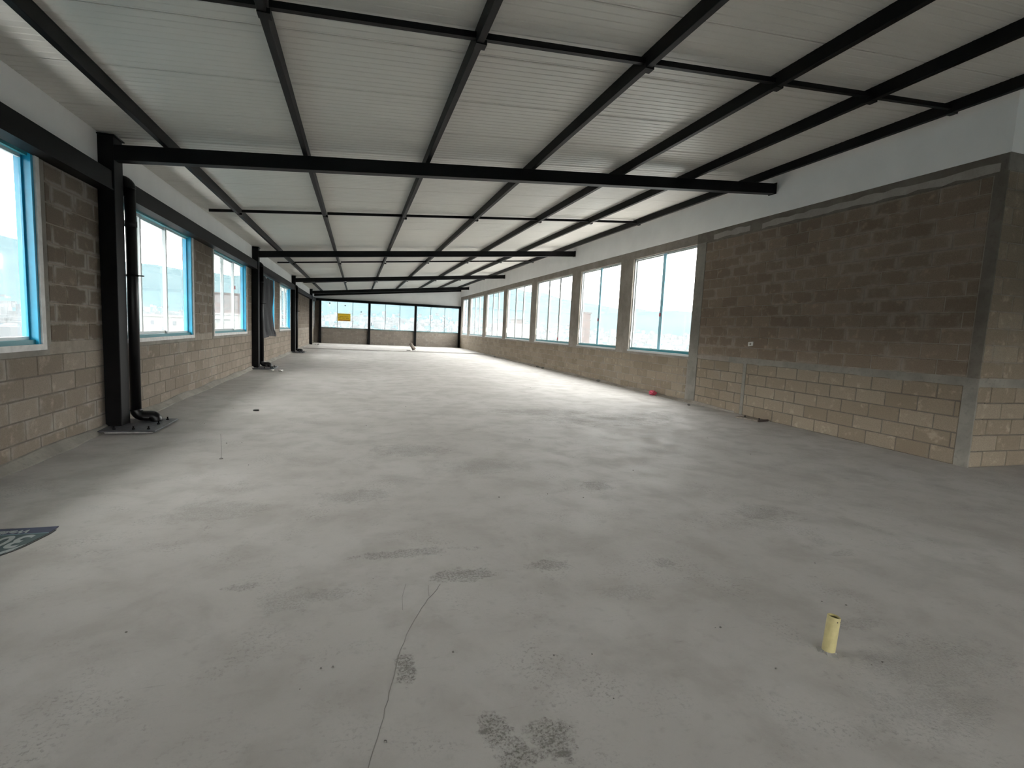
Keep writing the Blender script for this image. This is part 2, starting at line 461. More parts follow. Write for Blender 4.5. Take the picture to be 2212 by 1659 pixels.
def wall_boxes(m, axis, f0, f1, u0, u1, zlo, zhi, openings, zsplit=None, mi_low=0, mi_up=1):
    """solid wall between faces f0,f1 with rectangular openings (a,b,z0,z1)"""
    def bx(a, b, z0, z1):
        if b - a < 1e-4 or z1 - z0 < 1e-4: return
        parts = [(z0, z1, mi_low)]
        if zsplit is not None:
            if z0 >= zsplit: parts = [(z0, z1, mi_up)]
            elif z1 > zsplit: parts = [(z0, zsplit, mi_low), (zsplit, z1, mi_up)]
        for (p, q, mi) in parts:
            if axis == 'x': m.box(f0, f1, a, b, p, q, mi)
            else: m.box(a, b, f0, f1, p, q, mi)
    u = u0
    for (a, b, z0, z1) in sorted(openings):
        bx(u, a, zlo, zhi); bx(a, b, zlo, z0); bx(a, b, z1, zhi); u = b
    bx(u, u1, zlo, zhi)

# ---- left wall
ZS, ZT = 1.105, 2.945     # left window openings
LW = [(-8.4, -5.2), (3.3, 6.20), (7.78, 11.06), (12.55, 15.92), (17.4, 20.88), (22.25, 25.5)]  # first opening is unseen, added to throw light on the right walls
wl = MB()
wall_boxes(wl, 'x', XL - 0.16, XL - 0.006, YB, YF, 0.0, 3.14, [(a, b, ZS, ZT) for a, b in LW], zsplit=1.0)
wall_left = wl.build('wall_left', [M['mortar_dark'], M['mortar_pale']])
tag(wall_left, 'grey-brown concrete block wall with sliding windows and black beam', kind='structure')
rects = fill(1.5, YF, 0.0, 1.0, 0.2, 0.46)
lay(wall_left, rects, pl_left, 'block_left', lambda u, z: u < 12.8)
rects = []
for (a, b) in ((6.20 + 0.16, 7.78 - 0.12), (11.06 + 0.10, 12.55 - 0.10), (15.92 + 0.10, 17.4 - 0.1), (20.88 + 0.10, 22.25 - 0.1), (25.5 + 0.1, YF), (2.1 + 0.1, 2.75)):
    rects += fill(a, b, 1.12, 2.92, 0.2, 0.46, 0.3)
lay(wall_left, rects, pl_left, 'block_left_upper', lambda u, z: u < 13.5)
m = MB()
for i, (a, b) in enumerate(LW):          # concrete sill band and jamb plaster beside each opening
    if b < 0: continue
    m.box(XL - 0.006, XL + 0.004, a - 0.12, b + 0.12, 1.0, ZS)
    m.box(XL - 0.006, XL + 0.003, b, b + 0.15, ZS, 2.92)
    m.box(XL - 0.006, XL + 0.003, a - 0.11, a, ZS, 2.92)
m.build('sill_and_jamb_plaster', M['concrete'], wall_left)
m = MB(); m.box(XL - 0.14, XL + 0.02, YB, YF, 3.137, 3.62)
wu = m.build('wall_upper_left', M['white_wall'])
tag(wu, 'white plaster band between black beam and roof on the left', kind='structure')
# mortar fillet along the foot of the left wall
m = MB()
n = 120
for i in range(n):
    ya, yb = YB + (YF - YB) * i / n, YB + (YF - YB) * (i + 1) / n
    def prof(y):
        r = 0.10 + 0.02 * math.sin(y * 2.3) + 0.012 * math.sin(y * 7.1); h = 0.075 + 0.015 * math.sin(y * 3.1 + 1)
        return [(XL - 0.005, y, -0.003), (XL + r, y, -0.003), (XL + r - 0.01, y, 0.012), (XL + 0.02, y, h), (XL - 0.005, y, h + 0.006)]
    A, B = prof(ya), prof(yb)
    for k in range(4):
        m.face([A[k], A[k + 1], B[k + 1], B[k]][::-1])
tag(m.build('baseboard_left', M['concrete']), 'rough mortar fillet along the foot of the left wall', kind='structure')

# ---- right wall, solid near part
wr = MB()
for (z0, z1, mi) in ((0.0, 1.035, 0), (1.035, 3.857, 1)):
    wr.hexa([(XR(YC) + 0.006, YC + .006, z0), (XR(YC) + 0.16, YC + .006, z0), (XR(10.2) + 0.16, 10.27, z0), (XR(10.2) + 0.006, 10.27, z0),
             (XR(YC) + 0.006, YC + .006, z1), (XR(YC) + 0.16, YC + .006, z1), (XR(10.2) + 0.16, 10.27, z1), (XR(10.2) + 0.006, 10.27, z1)], mi)
wall_near = wr.build('wall_right_near', [M['mortar_dark'], M['mortar_pale']])
tag(wall_near, 'tall brown concrete block wall without windows on the right', kind='structure')
lay(wall_near, [r for r in fill(4.55, 8.38, 0.0, 1.035, 0.207, 0.46, 0.35)] + fill(8.47, 9.93, 0.0, 1.035, 0.207, 0.46, 0.1), pl_right, 'block_low', lambda u, z: True)
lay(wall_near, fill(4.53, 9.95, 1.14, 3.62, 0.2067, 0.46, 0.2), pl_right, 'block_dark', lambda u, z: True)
def strip(name, y0, y1, z0, z1, mat, proud=0.004, ny=14, amp=0.012, seed=1):
    """slab on the right wall with slightly ragged upper and lower edges"""
    rr = random.Random(seed); m = MB()
    lo = [z0 + rr.uniform(-amp, amp) for _ in range(ny + 1)]; hi = [z1 + rr.uniform(-amp, amp) for _ in range(ny + 1)]
    for i in range(ny):
        ya = y0 + (y1 - y0) * i / ny; yb = y0 + (y1 - y0) * (i + 1) / ny
        xa0, xa1 = XR(ya) - proud, XR(ya) + 0.02
        m.hexa([(xa0, ya, lo[i]), (xa1, ya, lo[i]), (xa1, yb, lo[i + 1]), (xa0, yb, lo[i + 1]), (xa0, ya, hi[i]), (xa1, ya, hi[i]), (xa1, yb, hi[i + 1]), (xa0, yb, hi[i + 1])])
    return m.build(name, M[mat], wall_near)
strip('bond_beam', YC, 8.9, 1.03, 1.135, 'concrete', 0.006, 26, 0.012, 3)
strip('bond_beam', 8.9, 10.0, 1.05, 1.125, 'concrete_brown', 0.004, 6, 0.01, 4)
strip('concrete_column', YC, 4.545, 0.0, 1.03, 'concrete', 0.005, 2, 0.0, 5)
strip('concrete_column', YC, 4.52, 1.13, 3.62, 'concrete_dark', 0.003, 2, 0.0, 5)
strip('concrete_column', 8.385, 8.465, 0.0, 1.03, 'concrete', 0.004, 1, 0.0, 6)
strip('concrete_column', 9.94, 10.27, 0.0, 3.64, 'concrete', 0.006, 2, 0.0, 7)
strip('ring_beam', YC, 10.27, 3.62, 3.857, 'concrete_dark', 0.003, 4, 0.0, 8)
strip('mortar_patch', 4.47, 8.30, 3.655, 3.76, 'plaster_pale', 0.010, 24, 0.018, 9)
strip('mortar_patch', 8.62, 9.70, 3.66, 3.77, 'plaster_pale', 0.010, 8, 0.018, 10)

# ---- right wall, windowed part
RW = [(10.27, 13.12), (13.86, 16.70), (17.47, 21.29), (22.03, 25.97), (26.62, 30.48), (31.26, 35.25), (35.95, 37.80)]
ZRS, ZRT = 1.10, 3.645
wr = MB()
wall_boxes(wr, 'x', 7.43, 7.59, 10.27, YF, 0.0, 3.857, [(a, b, ZRS, ZRT) for a, b in RW])
wall_win = wr.build('wall_right_far', M['concrete_brown'])
tag(wall_win, 'row of tall window openings in the right wall', kind='structure')
lay(wall_win, fill(10.3, YF, 0.0, 1.0, 0.2, 0.46, 0.25), lambda u, d, z: (Vector((7.424 - d, u, z)), math.pi / 2), 'block_low', lambda u, z: u < 18.5)
m = MB(); m.box(7.40, 7.60, YC + 0.15, YF, 3.857, 4.60)
tag(m.build('wall_upper_right', M['white_wall']), 'white plaster band above the right wall', kind='structure')
m = MB(); n = 100
for i in range(n):
    ya, yb = 8.6 + (YF - 8.6) * i / n, 8.6 + (YF - 8.6) * (i + 1) / n
    def prof(y):
        r = (0.11 + 0.025 * math.sin(y * 1.9) + 0.012 * math.sin(y * 6.3)) * min(1, (y - 8.5) / 2); h = 0.05 + 0.015 * math.sin(y * 2.7)
        return [(7.44, y, -0.003), (7.41 - r, y, -0.003), (7.42 - r, y, 0.012), (7.40, y, h), (7.44, y, h + 0.004)]
    A, B = prof(ya), prof(yb)
    for k in range(4): m.face([A[k], A[k + 1], B[k + 1], B[k]])
tag(m.build('baseboard_right', M['concrete_brown']), 'rough mortar fillet along the foot of the right wall', kind='structure')

# ---- return wall facing the camera side
m = MB()
for (z0, z1, mi) in ((0.0, 1.035, 0), (1.035, 3.857, 1)):
    m.box(XR(YC) + 0.17, XB, YC + 0.006, YC + 0.16, z0, z1, mi)
wall_ret = m.build('wall_return', [M['mortar_dark'], M['mortar_pale']])
tag(wall_ret, 'block wall turning away to the right at the corner', kind='structure')
lay(wall_ret, fill(7.415, XB, 0.0, 1.035, 0.207, 0.46, 0.45), pl_face, 'block_low', lambda u, z: u < 10)
lay(wall_ret, fill(7.415, XB, 1.14, 3.65, 0.209, 0.46, 0.1), pl_face, 'block_low', lambda u, z: u < 9.2)
m = MB(); m.box(7.412, XB, YC - 0.003, YC + 0.01, 1.03, 1.135); m.box(7.412, XB, YC - 0.003, YC + 0.01, 3.65, 3.857)
m.build('bond_beam', M['concrete'], wall_ret)
m = MB(); m.box(7.40, XB, YC - 0.012, YC + 0.15, 3.857, 5.2)
tag(m.build('wall_upper_return', M['white_wall']), 'white plaster above the return wall at the right corner', kind='structure')

# ---- walls behind the camera (out of view): their windows are added to light the foreground and return wall
m = MB(); wall_boxes(m, 'y', YB - 0.16, YB, -3.2, XB + 0.2, 0.0, 5.3, [(-2.4, 2.0, 1.0, 3.5), (2.4, 7.0, 1.0, 3.5), (7.4, 12.0, 1.0, 3.5)])
tag(m.build('wall_back', M['concrete_brown']), 'block wall with windows behind the viewpoint', kind='structure')
m = MB(); wall_boxes(m, 'x', XB, XB + 0.16, YB, YC + 0.2, 0.0, 5.3, [])
tag(m.build('wall_right_back', M['concrete_brown']), 'block wall on the far right side of the wider part', kind='structure')

# ---- far wall
PX = [(-2.66, -2.50), (0.66, 0.83), (3.95, 4.12), (7.26, 7.42)]   # steel posts
ZFS, ZFT = 1.155, 3.0
m = MB(); m.box(-3.1, 7.5, YF + 0.006, YF + 0.15, 0.04, ZFS - 0.02)
wall_far = m.build('wall_far', M['mortar_pale'])
tag(wall_far, 'low block wall under the far windows', kind='structure')
for (a, b) in ((-2.5, 0.66), (0.83, 3.95), (4.12, 7.27)):
    lay(wall_far, fill(a, b, 0.045, 1.03, 0.197, 0.46, random.random()), pl_far, 'block_grey', lambda u, z: True)
    mm = MB(); mm.box(a, b, YF - 0.004, YF + 0.05, 1.035, ZFS - 0.02); mm.build('sill_band', M['concrete'], wall_far)
m = MB()
m.hexa([(-3.0, YF, 3.14), (7.5, YF, 3.14), (7.5, YF + 0.1, 3.14), (-3.0, YF + 0.1, 3.14),
        (-3.0, YF, zc(-3) + .1), (7.5, YF, zc(7.5) + .1), (7.5, YF + 0.1, zc(7.5) + .1), (-3.0, YF + 0.1, zc(-3) + .1)])
tag(m.build('wall_upper_far', M['white_wall']), 'white plaster gable above the far windows', kind='structure')

# ------------------------------------------------------------------ ceiling: ribbed roof panels
ceil_root = MB()
ceil_root.hexa([(-4.8, YB - .3, zc(-4.8) + .05), (XB + .3, YB - .3, zc(XB + .3) + .05), (XB + .3, YC + .2, zc(XB + .3) + .05), (-4.8, YC + .2, zc(-4.8) + .05),
                (-4.8, YB - .3, zc(-4.8) + .12), (XB + .3, YB - .3, zc(XB + .3) + .12), (XB + .3, YC + .2, zc(XB + .3) + .12), (-4.8, YC + .2, zc(-4.8) + .12)])
ceil_root.hexa([(-4.8, YC + .2, zc(-4.8) + .05), (7.7, YC + .2, zc(7.7) + .05), (7.7, YF + .6, zc(7.7) + .05), (-4.8, YF + .6, zc(-4.8) + .05),
                (-4.8, YC + .2, zc(-4.8) + .12), (7.7, YC + .2, zc(7.7) + .12), (7.7, YF + .6, zc(7.7) + .12), (-4.8, YF + .6, zc(-4.8) + .12)])
ceiling = ceil_root.build('ceiling', M['ceiling'])
tag(ceiling, 'pale ribbed insulated roof panels on black purlins', kind='structure')
def panel_mesh(x0, x1):
    prof = [(0.0, 0.03), (0.006, 0.004), (0.02, 0.0)]
    y = 0.02
    while y < 0.90:
        prof += [(y + 0.062, 0.0), (y + 0.070, 0.0035), (y + 0.082, 0.0035), (y + 0.090, 0.0)]
        y += 0.096
    prof += [(0.98, 0.0), (0.994, 0.004), (1.0, 0.03)]
    m = MB()
    for i in range(len(prof) - 1):
        (ya, za), (yb, zb) = prof[i], prof[i + 1]
        m.face([(x0, ya + SK * x0, zc(x0) + za), (x0, yb + SK * x0, zc(x0) + zb), (x1, yb + SK * x1, zc(x1) + zb), (x1, ya + SK * x1, zc(x1) + za)])
    m.face([(x0, SK * x0, zc(x0) + .052), (x1, SK * x1, zc(x1) + .052), (x1, 1 + SK * x1, zc(x1) + .052), (x0, 1 + SK * x0, zc(x0) + .052)])
    m.face([(x0, SK * x0, zc(x0)), (x0, SK * x0, zc(x0) + .052), (x0, 1 + SK * x0, zc(x0) + .052), (x0, 1 + SK * x0, zc(x0))])
    me = m.mesh('roof_panel'); me.materials.append(M['ceiling']); return me
pm_near, pm_far = panel_mesh(-4.8, XB), panel_mesh(-4.8, 7.55)
y = YB - 0.2
while y < YF + 0.4:
    link('roof_panel', pm_near if y < YC - 1.2 else pm_far, None, ceiling, (0, y, 0))
    y += 1.0

# ------------------------------------------------------------------ windows
wcount = [0]
def frame_bars(m, axis, f0, f1, a, b, z0, z1, w, wz=None):
    wz = w if wz is None else wz
    for (p, q, r, s) in ((a, a + w, z0, z1), (b - w, b, z0, z1), (a + w, b - w, z0, z0 + wz), (a + w, b - w, z1 - wz, z1)):
        if axis == 'x': m.box(f0, f1, p, q, r, s)
        else: m.box(p, q, f0, f1, r, s)
def side_window(a, b, z0, z1, side, leaves, label, frame_mat, sash_mat, handle=None, stickers=(), sill=True, mull=None):
    wcount[0] += 1
    s = 1 if side == 'L' else -1
    X0 = XL if side == 'L' else 7.43
    def bx(d0, d1): return tuple(sorted((X0 - s * d0, X0 - s * d1)))     # depth measured outward from the inner wall face
    root = empty('window_%d' % wcount[0], (X0, (a + b) / 2, z0))
    tag(root, label, kind='structure')
    m = MB(); f = bx(0.004, 0.135)
    if side == 'L':
        m.box(f[0], f[1], a, a + 0.045, z0, z1); m.box(f[0], f[1], b - 0.045, b, z0, z1)
        m.build('jamb_frame', M[frame_mat], root)
        f2 = bx(0.03, 0.135)
        m = MB(); m.box(f2[0], f2[1], a + 0.045, b - 0.045, z1 - 0.05, z1); m.build('top_rail', M['teal'], root)
        m = MB(); m.box(f2[0], f2[1], a + 0.045, b - 0.045, z0, z0 + 0.05); m.build('bottom_rail', M['teal'], root)
        m = MB(); t = bx(-0.014, 0.004)      # white caulk and plaster line round the opening
        frame_bars(m, 'x', t[0], t[1], a - 0.055, b + 0.055, z0 - 0.05, z1 + 0.045, 0.063, 0.056)
        m.build('plaster_trim', M['white_trim'], root)
    else:
        f = bx(0.05, 0.14)
        m.box(f[0], f[1], a, a + 0.025, z0, z1); m.box(f[0], f[1], b - 0.025, b, z0, z1); m.box(f[0], f[1], a, b, z1 - 0.03, z1)
        m.build('frame', M['alu'], root)
        m = MB(); m.box(f[0], f[1], a + 0.025, b - 0.025, z0, z0 + 0.06); m.build('bottom_rail', M[frame_mat], root)
        m = MB(); t = bx(-0.02, 0.05); m.box(t[0], t[1], a - 0.01, b + 0.01, z0 - 0.045, z0 + 0.004)
        m.build('sill', M['alu'], root)
    iw = 0.045 if side == 'L' else 0.025
    A, B = a + iw, b - iw
    L = (B - A) / leaves
    cuts = mull or [A + L * i for i in range(leaves + 1)]
    for i in range(leaves):
        p, q = cuts[i] - (0.03 if i else 0), cuts[i + 1] + (0.03 if i < leaves - 1 else 0)
        d = (0.070, 0.097) if i % 2 == 0 else (0.100, 0.127)
        m = MB(); t = bx(*d)
        rw = 0.045 if side == 'L' else 0.03
        if side == 'L' and i == leaves - 1:       # the outer stile of the last leaf keeps its blue film
            m.box(t[0], t[1], p, p + 0.05, z0 + 0.05, z1 - 0.05); m.box(t[0], t[1], p + 0.05, q - 0.025, z0 + 0.05, z0 + 0.08); m.box(t[0], t[1], p + 0.05, q - 0.025, z1 - 0.08, z1 - 0.05)
            m2 = MB(); m2.box(t[0], t[1], q - 0.025, q, z0 + 0.05, z1 - 0.05)
            m2.build('film_stile', M['blue'], root)
        else: frame_bars(m, 'x', t[0], t[1], p, q, z0 + 0.05, z1 - (0.05 if side == 'L' else 0.03), 0.05 if side == 'L' else 0.032, rw)
        sash = m.build('sash', M['alu'], root)
        if side == 'R' and i < leaves - 1:
            t2 = bx(d[0] - 0.012, d[0]); mm = MB(); mm.box(t2[0], t2[1], q - 0.13, q, z0 + 0.05, z1 - 0.03); mm.build('meeting_stile', M[sash_mat], sash)
        g = bx(d[0] + 0.012, d[0] + 0.018)
        m = MB(); m.box(g[0], g[1], p + 0.03, q - 0.03, z0 + 0.075, z1 - 0.06)
        m.build('pane', M['glass'], sash)
        if handle == i or (handle == 'far' and i == leaves - 1):
            h = bx(0.015, 0.028); k = bx(0.015, 0.07); m = MB(); u = (p + 0.03) if handle != 'far' else (q - 0.03)
            m.box(h[0], h[1], u - 0.012, u + 0.012, z0 + 0.27, z0 + 0.53)
            m.box(k[0], k[1], u - 0.012, u + 0.012, z0 + 0.27, z0 + 0.295); m.box(k[0], k[1], u - 0.012, u + 0.012, z0 + 0.505, z0 + 0.53)
            m.build('handle', M['steel'] if side == 'L' else M['white_trim'], sash)
    for (u, z) in stickers:
        t = bx(0.050, 0.058); m = MB(); m.box(t[0], t[1], u - 0.035, u + 0.035, z, z + 0.09); m.build('sticker', M['red_sticker'], root)
    return root

llab = ['left window with blue frame behind the viewpoint', 'nearest left window with broad blue jamb at the picture edge',
        'left window with silver sashes behind the nearest black column', 'left window with black handle before the second column',
        'left window half covered by a black plastic sheet', 'left window between the sheeted window and the third column']
for i, (a, b) in enumerate(LW):
    side_window(a, b, ZS, ZT, 'L', 3, llab[i], 'blue', 'alu', handle=0 if i in (3, 5) else None, stickers=[(a + (b - a) * .67, 2.2)] if i == 3 else ())
rlab = ['nearest tall two-leaf window with blue mullion beside the solid wall', 'second tall two-leaf window on the right with a brick tower outside',
        'third right window, the first with three leaves', 'fourth right window with three leaves', 'fifth right window with three leaves',
        'sixth right window near the far corner', 'narrow last right window at the far corner']
for i, (a, b) in enumerate(RW):
    nl = 2 if i in (0, 1, 6) else 3
    stick = {0: [((a + b) / 2 + .0, 2.02)], 1: [((a + b) / 2, 1.92)], 2: [(a + (b - a) / 3, 1.22)]}.get(i, [])
    side_window(a, b, ZRS, ZRT, 'R', nl, rlab[i], 'teal', 'sky_blue' if i < 2 else 'alu', handle='far', stickers=stick)
# unseen windows added in the back wall as light for the foreground
for (a, b) in ((-2.4, 2.0), (2.4, 7.0), (7.4, 12.0)):
    wcount[0] += 1
    root = empty('window_%d' % wcount[0], ((a + b) / 2, YB, 1.1)); tag(root, 'window in the back wall behind the viewpoint', kind='structure')
    m = MB(); frame_bars(m, 'y', YB - 0.12, YB - 0.04, a, b, 1.0, 3.5, 0.05); m.build('frame', M['blue'], root)
    m = MB(); m.box(a + .05, b - .05, YB - 0.085, YB - 0.079, 1.05, 3.45); m.build('pane', M['glass'], root)
# far windows: three bays of three frameless panes
flab = ['far left bay of three clear panes with a yellow sign', 'far middle bay of three clear panes between black posts', 'far right bay of three clear panes beside the corner post']
for bi, (a, b) in enumerate(((-2.50, 0.66), (0.83, 3.95), (4.12, 7.27))):
    wcount[0] += 1
    root = empty('window_%d' % wcount[0], ((a + b) / 2, YF, ZFS)); tag(root, flab[bi], kind='structure')
    m = MB(); m.box(a, b, YF - 0.02, YF + 0.06, ZFS - 0.02, ZFS + 0.012); m.build('bottom_channel', M['teal'], root)
    m = MB(); m.box(a, b, YF - 0.02, YF + 0.06, ZFT - 0.012, ZFT + 0.01); m.build('top_channel', M['steel'], root)
    w = (b - a) / 3
    for k in range(3):
        m = MB(); m.box(a + k * w + 0.012, a + (k + 1) * w - 0.012, YF + 0.015, YF + 0.023, ZFS + 0.012, ZFT - 0.012)
        pane = m.build('pane', M['glass'], root)
        if bi == 0:
            z = (2.86, 2.75, 2.35)[k]; xk = a + (k + 0.5 + (0.02, 0.0, 0.05)[k]) * w
            m = MB(); m.tube([(xk, YF + 0.005, z), (xk, YF + 0.0149, z)], 0.045, 10); m.build('suction_mark', M['plate'], pane)
        if k:
            m = MB(); m.box(a + k * w - 0.014, a + k * w + 0.014, YF + 0.008, YF + 0.03, ZFS + 0.012, ZFT - 0.012); m.build('joint_strip', M['plate'], root)
    if bi in (1, 2):
        m = MB(); m.box(a + 0.05, a + 0.09, YF - 0.03, YF + 0.0149, 1.42, 1.62); m.build('handle', M['plate'], root)

# ------------------------------------------------------------------ steel frame
CY = [7.44 + 9.2 * i for i in range(4)]
# columns
root = empty('steel_column', (-2.91, 7.565, 0.0))
m = MB(); m.box(-2.995, -2.82, 7.44, 7.69, 0.045, 3.54); m.build('shaft', M['steel'], root, bevel=0.008)
m = MB(); m.box(-2.985, -2.36, 7.12, 7.98, 0.028, 0.045); m.build('base_plate', M['plate'], root, bevel=0.002)
m = MB(); m.box(-2.96, -2.42, 7.20, 7.90, 0.0, 0.028); m.build('grout_pad', M['grout'], root)
m = MB(); m.box(-2.99, -2.80, 7.42, 7.71, 3.54, 3.552); m.build('cap_plate', M['steel'], root)
for (bx_, by_) in ((-2.82, 7.22), (-2.62, 7.22), (-2.46, 7.22), (-2.46, 7.55), (-2.46, 7.88)):
    m = MB(); m.tube([(bx_, by_, 0.045), (bx_, by_, 0.06)], 0.018, 6); m.tube([(bx_, by_, 0.06), (bx_, by_, 0.085)], 0.009, 8)
    m.build('bolt', M['steel'], root)
def copy_tree(o, parent=None):
    c = o.copy(); COL.objects.link(c)
    if parent is not None: c.parent = parent
    for ch in list(o.children): copy_tree(ch, c)
    return c
clab = ['nearest black steel column standing on a bolted base plate', 'second black steel column from the viewpoint on the left wall',
        'third black steel column from the viewpoint on the left wall', 'farthest black steel column on the left wall near the far corner']
cols = [root] + [copy_tree(root) for _ in range(3)]
for i, c in enumerate(cols):
    c.location.y = 7.565 + 9.2 * i
    tag(c, clab[i], 'column', 'steel columns along the left wall')
# downpipes behind the first three columns
px, py, pr = -2.795, 7.80, 0.062
root = empty('downpipe', (px, py, 0.0))
def arc(c, r, a0, a1, n=8, plane='xz'):
    return [(c[0] + r * math.cos(math.radians(a0 + (a1 - a0) * k / n)), c[1], c[2] + r * math.sin(math.radians(a0 + (a1 - a0) * k / n))) for k in range(n + 1)]
m = MB(); m.tube([(px, py, 0.20), (px, py, 3.02)], pr, 20); m.build('pipe', M['pipe'], root)
m = MB(); m.tube(arc((px - 0.09, py, 3.02), 0.09, 0, 90, 8) + [(-2.98, py, 3.11)], pr + 0.007, 20); m.build('top_elbow', M['pipe'], root)
m = MB(); m.tube(arc((px + 0.09, py, 0.205), 0.09, 180, 270, 8) + [(px + 0.17, py, 0.115)] + arc((px + 0.17, py, 0.055), 0.06, 90, 0, 6) + [(px + 0.23, py, 0.046)], pr + 0.006, 20)
m.build('foot_elbow', M['pipe'], root)
m = MB(); m.tube([(px, py, 2.55), (px, py, 2.62)], pr + 0.008, 20); m.build('coupling', M['pipe'], root)
m = MB(); m.tube([(px, py, 1.93), (px, py, 1.955)], pr + 0.005, 20); m.box(-2.98, px + 0.13, py - 0.012, py + 0.012, 1.935, 1.95); m.build('clamp', M['steel'], root)
plab = ['black downpipe beside the nearest column, its elbow resting on the base plate', 'black downpipe beside the second column on the left', 'black downpipe beside the third column on the left']
pipes = [root] + [copy_tree(root) for _ in range(2)]
for i, c in enumerate(pipes):
    c.location.y = py + 9.2 * i
    tag(c, plab[i], 'pipe', 'downpipes behind the columns')
# beam along the left wall
root = empty('wall_beam', (XL, 16.0, 2.912))
m = MB(); m.box(XL + 0.001, -2.84, YB, YF - 0.02, 2.93, 3.137); m.build('web', M['steel'], root, bevel=0.006)
m = MB(); m.box(XL + 0.001, -2.83, YB, YF - 0.02, 2.912, 2.93); m.build('flange', M['steel'], root)
tag(root, 'long black steel beam running along the top of the left windows', 'beam')
# rafters
rlabs = ['nearest black rafter crossing the room from the first column', 'second black rafter crossing the room from the second column',
         'third black rafter crossing the room from the third column', 'fourth black rafter crossing the room near the far end']
for i in range(4):
    def P(x, dz=0.0): return (x, CY[i] + 0.075 + SK * (x + 2.8), 3.533 + PM * x + dz)
    root = empty('rafter', P(-2.9))
    m = MB(); m.bar(P(-2.822), P(7.36), (-SK, 1, 0), 0.15, 0.178); m.build('beam', M['steel'], root, bevel=0.006)
    m = MB(); m.bar(P(7.36, -0.01), P(7.385, -0.01), (-SK, 1, 0), 0.17, 0.20); m.build('end_plate', M['steel'], root)
    tag(root, rlabs[i], 'rafter', 'rafters under the roof')
# purlins
PUR = [-2.27, -0.685, 0.937, 2.564, 4.145, 5.539, 6.948]
ordw = ['leftmost', 'second', 'third', 'middle', 'fifth', 'sixth', 'rightmost']
for i, x in enumerate(PUR):
    root = empty('purlin', (x, 16.0, zp(x)))
    m = MB()
    a = Vector((x + 0.0023 * 8, YB, zp(x))); b = Vector((x - 0.0023 * 38, YF - 0.01, zp(x)))
    m.bar(a, b, (1, 0, 0), 0.062, 0.1406); m.build('beam', M['steel'], root, bevel=0.005)
    for c in CY:       # cleats where it sits on the rafters
        mm = MB(); yy = c + 0.075 + SK * (x + 2.8); mm.box(x - 0.045, x - 0.033, yy - 0.05, yy + 0.05, zp(x) - 0.002, zp(x) + 0.10); mm.build('cleat', M['steel'], root)
    tag(root, '%s black purlin counted from the left, running the length of the roof' % ordw[i], 'purlin', 'roof purlins')
# bracing bars between purlins
blab = ['nearest thin black bracing bar across the roof', 'thin black bracing bar between first and second rafters', 'thin black bracing bar between second and third rafters', 'thin black bracing bar between third and fourth rafters', 'thin black bracing bar just before the far gable']
for i, (y0, sl) in enumerate(((4.19, 0.062), (11.45, 0.075), (20.2, 0.05), (29.2, 0.02), (36.6, 0.0))):
    root = empty('bracing_bar', (2.0, y0 + sl * 4.8, zp(2.0)))
    xs = [-2.80] + PUR + [7.30]
    for k in range(len(xs) - 1):
        if k == 7: continue
        def Q(x): return (x, y0 + sl * (x + 2.8), zp(x) + 0.045)
        a, b = xs[k] + (0.031 if k else 0), xs[k + 1] - 0.031
        m = MB(); m.bar(Q(a), Q(b), (-sl, 1, 0), 0.05, 0.05); m.build('bar', M['steel'], root)
    for x in PUR:
        yy = y0 + sl * (x + 2.8)
        m = MB(); m.box(x - 0.045, x + 0.045, yy - 0.045, yy + 0.045, zp(x) - 0.008, zp(x) + 0.03); m.build('clip', M['steel'], root)
    tag(root, blab[i], 'bracing', 'bracing bars between the purlins')
# far end steel
dlab = ['black steel post at the left end of the far windows', 'black steel post left of the middle far bay', 'black steel post right of the middle far bay', 'black steel post in the far right corner']
for i, (a, b) in enumerate(PX):
    root = empty('far_post', ((a + b) / 2, YF, 0.045))
    m = MB(); m.box(a, b, YF - 0.16, YF - 0.012, 0.057, 3.0); m.build('shaft', M['steel'], root, bevel=0.006)
    m = MB(); m.box(a - 0.03, b + (0.03 if i < 3 else -0.01), YF - 0.19, YF - 0.012, 0.045, 0.057); m.build('foot_plate', M['steel'], root)
    tag(root, dlab[i], 'post', 'posts of the far windows')
root = empty('far_lintel', (2.4, YF, 3.0))
m = MB(); m.box(-2.98, 7.42, YF - 0.16, YF - 0.012, 3.0, 3.16); m.build('beam', M['steel'], root, bevel=0.006)
tag(root, 'black steel lintel across the top of the far windows', 'beam')
root = empty('gable_beam', (2.4, YF, 3.8))
m = MB(); m.bar((-2.98, YF - 0.09, 3.575 + PM * -2.98), (7.38, YF - 0.09, 3.575 + PM * 7.38), (0, 1, 0), 0.15, 0.27); m.build('beam', M['steel'], root, bevel=0.006)
tag(root, 'deep black sloping beam under the roof at the far gable', 'beam')
# dark wall strip in the far left corner
m = MB(); m.box(-2.985, -2.67, YF - 0.02, YF + 0.004, 0.045, 3.0)
tag(m.build('trim_1', M['concrete_dark']), 'dark wall strip in the far left corner', kind='structure')

